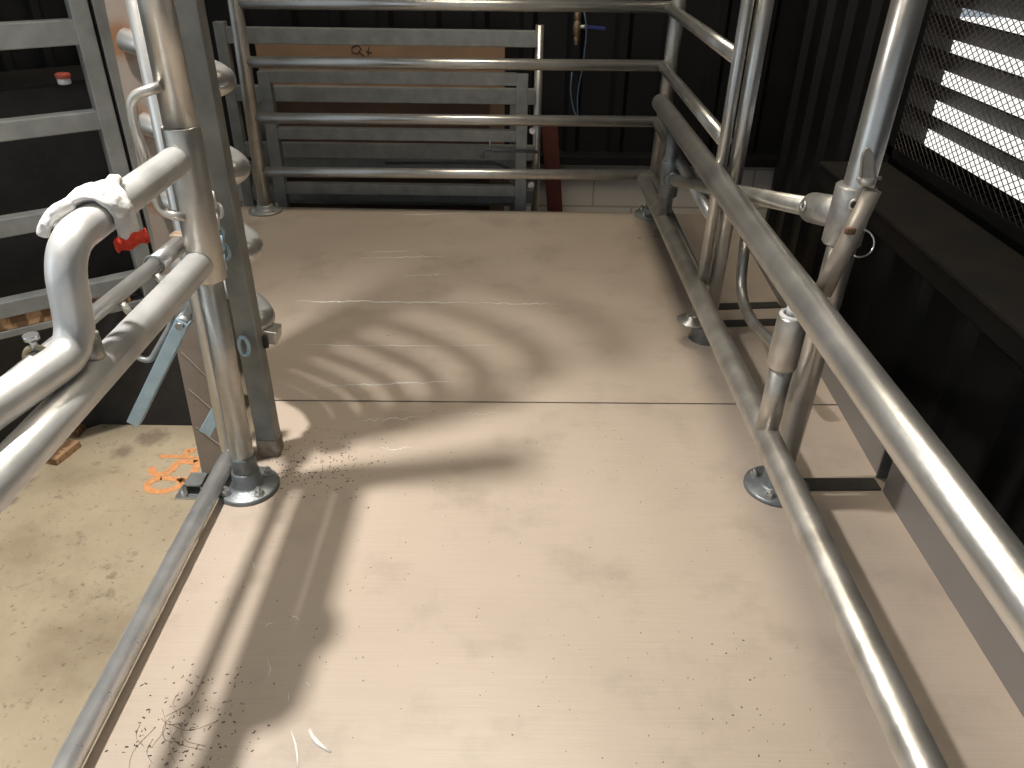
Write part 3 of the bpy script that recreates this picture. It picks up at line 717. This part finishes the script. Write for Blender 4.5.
# ------------------------------------------------------------------ panels and sheets stacked behind the deck
def stack_panel(name, label, Y, x0, x1, zt, rails, rh, up_w, round_right=False):
    t = thing(name, label, 'panel', ((x0 + x1) / 2, Y, FZ), 'spare panels leaning behind the back barrier')
    bm = B(); box2(bm, (x0, Y - .022, FZ), (x0 + up_w, Y + .022, zt), .003); obj('upright', bm, GALV_DULL, t)
    bm = B()
    if round_right: tube(bm, [(x1 - .018, Y, FZ), (x1 - .018, Y, zt + .002)], .0175, 20)
    else: box2(bm, (x1 - up_w, Y - .022, FZ), (x1, Y + .022, zt), .003)
    obj('upright', bm, GALV if round_right else GALV_DULL, t)
    for z in rails:
        bm = B(); box2(bm, (x0 + up_w, Y - .019, z - rh / 2), (x1 - (.03 if round_right else up_w), Y + .019, z + rh / 2), .003); obj('rail', bm, GALV_DULL, t)
    return t
pA = stack_panel('spare_panel', 'box-section panel with square uprights, front one leaning behind the back barrier', 3.33, -1.045, .050, .525, (.505, .280, .045, -.17), .046, .048)
pB = stack_panel('spare_panel', 'taller panel with one round upright at its right end, behind the front panel', 3.46, -1.235, .112, .69, (.640, .413, .175, -.02, -.2), .062, .045, True)
pC = stack_panel('spare_panel', 'rearmost panel showing low between the bars behind two other panels', 3.56, -1.16, .02, .36, (.10, -.07), .055, .045)
hexbolt((.072, 3.335, .30), pA, .010, (0, -1, 0)); hexbolt((.072, 3.335, .07), pA, .010, (0, -1, 0))
# spring latch rod
t = thing('latch_rod', 'thin cranked latch rod at the right end of the front spare panel', 'latch rod', (-.05, 3.30, .165))
bm = B(); tube(bm, fillet([at(482, 158, Y=3.30), at(483, 149, Y=3.30), at(538, 152, Y=3.30)], .02, 6), .0065, 12); obj('rod', bm, GALV_DARK, t)
bm = B(); a, b = at(492, 149.5, Y=3.30), at(515, 151, Y=3.30); pts = []
for i in range(120): pts.append(a.lerp(b, i / 119) + Vector((0, math.cos(i * .9) * .0095, math.sin(i * .9) * .0095)))
tube(bm, pts, .0016, 6); obj('spring', bm, GALV_DULL, t)
bm = B(); tube(bm, [at(490, 149, Y=3.30), at(490, 140, Y=3.30)], .003, 8); obj('pin', bm, GALV, t)
bm = B(); tube(bm, fillet([at(385, 163, Y=3.29), at(495, 163, Y=3.29), at(512, 170, Y=3.29)], .05, 6), .006, 10)
obj('bent_rod', bm, RUBBERD, t)
# cardboard sheets
t = thing('cardboard_sheet', 'light brown cardboard sheet with a pen scribble, upper one behind the spare panels', 'cardboard', (-.6, 3.62, FZ), 'cardboard sheets behind the panels')
bm = B(); box2(bm, (-1.13, 3.615, FZ), (-.050, 3.627, .615), .001); obj('sheet', bm, CARD, t)
bm = B()
for pts in ([(352, 47), (358, 45), (361, 49), (357, 54), (352, 52), (352, 47)], [(359, 52), (364, 56)], [(369, 47), (368, 56)], [(366, 51), (372, 53)]):
    P = [at(u, v, Y=3.6145) for u, v in pts]; tube(bm, P, .0022, 6)
obj('scribble', bm, INK, t)
bm = B(); box2(bm, (-1.10, 3.592, FZ), (-.118, 3.602, .385), .001)
tag(obj('cardboard_sheet', bm, CARDD, None, (-.6, 3.597, FZ)), 'dark brown cardboard sheet, lower one behind the spare panels', 'cardboard', 'cardboard sheets behind the panels')
# red-brown board beside the block wall
bm = B(); box(bm, (.185, 3.70, (.26 + FZ) / 2), (.075, .03, .26 - FZ), Matrix.Rotation(-.10, 3, 'Y'), .003)
tag(obj('painted_board', bm, BROWNRED, None, (.185, 3.70, FZ)), 'dark red board standing between the spare panels and the white block wall', 'board')
# air valve on the wall
YV = 3.78
pv = at(577, 28, Y=YV)
t = thing('ball_valve', 'brass ball valve with a blue lever on the black back wall', 'valve', pv)
bm = B(); lathe(bm, (pv.x, YV, at(577, 45, Y=YV).z), [(.010, 0), (.012, .004), (.009, .010), (.013, .016), (.013, .03), (.010, .034), (.017, .045), (.019, .07), (.017, .095), (.013, .10), (.016, .105), (.016, .135), (.012, .14)], 16); vb = obj('body', bm, BRASS, t)
bm = B(); tube(bm, [(pv.x, YV, at(577, 12, Y=YV).z), (pv.x + .003, YV, 1.35)], .007, 12); obj('pipe', bm, GALV, t)
bm = B(); tube(bm, [(pv.x + .01, YV - .004, pv.z + .005), (pv.x + .045, YV - .006, pv.z + .006)], .010, 12); obj('stem', bm, GALV_BRIGHT, t)
bm = B(); bar(bm, (pv.x + .04, YV - .01, pv.z + .007), (pv.x + .125, YV - .01, pv.z), .014, .014, .003); obj('lever', bm, BLUE, t)
bm = B(); P = [at(u, v, Y=3.74) for u, v in ((584, 10), (587, 30), (583, 66), (577, 95), (578, 118), (574, 112), (570, 92), (572, 72))]
tube(bm, fillet(P, .08, 5), .0032, 8)
tag(obj('cord', bm, surf('blue_cord', (.06, .10, .16), (.14, .20, .28), 200, .7), None, P[0]), 'thin blue cord looped over the valve on the back wall', 'cord')

# ------------------------------------------------------------------ light
def area(name, loc, target, size, power, col, shape='DISK', sy=None):
    l = bpy.data.lights.new(name, 'AREA'); l.shape = shape; l.size = size; l.energy = power; l.color = col
    if sy: l.size_y = sy
    o = bpy.data.objects.new(name, l); C.objects.link(o); o.location = loc
    o.rotation_euler = (Vector(target) - Vector(loc)).to_track_quat('-Z', 'Y').to_euler(); return o
sl = bpy.data.lights.new('roof_lamp', 'SPOT'); sl.energy = 325; sl.color = (1, .965, .92); sl.shadow_soft_size = .052; sl.spot_size = math.radians(86); sl.spot_blend = 1.0
lo = bpy.data.objects.new('roof_lamp', sl); C.objects.link(lo); lo.location = (-1.03, 1.25, 2.30)
lo.rotation_euler = (Vector((-.50, .90, 0)) - Vector(lo.location)).to_track_quat('-Z', 'Y').to_euler()
area('overhead_fill', (-.05, 2.35, 3.30), (.0, 2.5, 0), 1.4, 52, (1, .90, .73), 'RECTANGLE', .7)  # soft fill added overhead to brighten the rear of the deck
area('overhead_fill', (-.55, .60, 3.30), (.0, .8, 0), .5, 8, (1, .88, .70), 'RECTANGLE', .9)
area('doorway_daylight', (-2.9, -.1, 1.5), (0, 1.2, .5), 1.4, 9, (.76, .89, 1), 'RECTANGLE', 1.8)
sun = bpy.data.lights.new('sun', 'SUN'); sun.energy = 6; sun.angle = .01; sun.color = (1, .96, .90)
so = bpy.data.objects.new('sun', sun); C.objects.link(so); so.rotation_euler = Vector((-.32, .25, -.92)).to_track_quat('-Z', 'Y').to_euler()
W = bpy.data.worlds.new('world'); S.world = W; W.use_nodes = True
bgn = W.node_tree.nodes['Background']; bgn.inputs['Color'].default_value = (.80, .90, 1.0, 1); bgn.inputs['Strength'].default_value = .5

S.view_settings.view_transform = 'Standard'; S.view_settings.look = 'None'
S.view_settings.gamma = 1; S.view_settings.use_curve_mapping = False; S.view_settings.exposure = -0.16
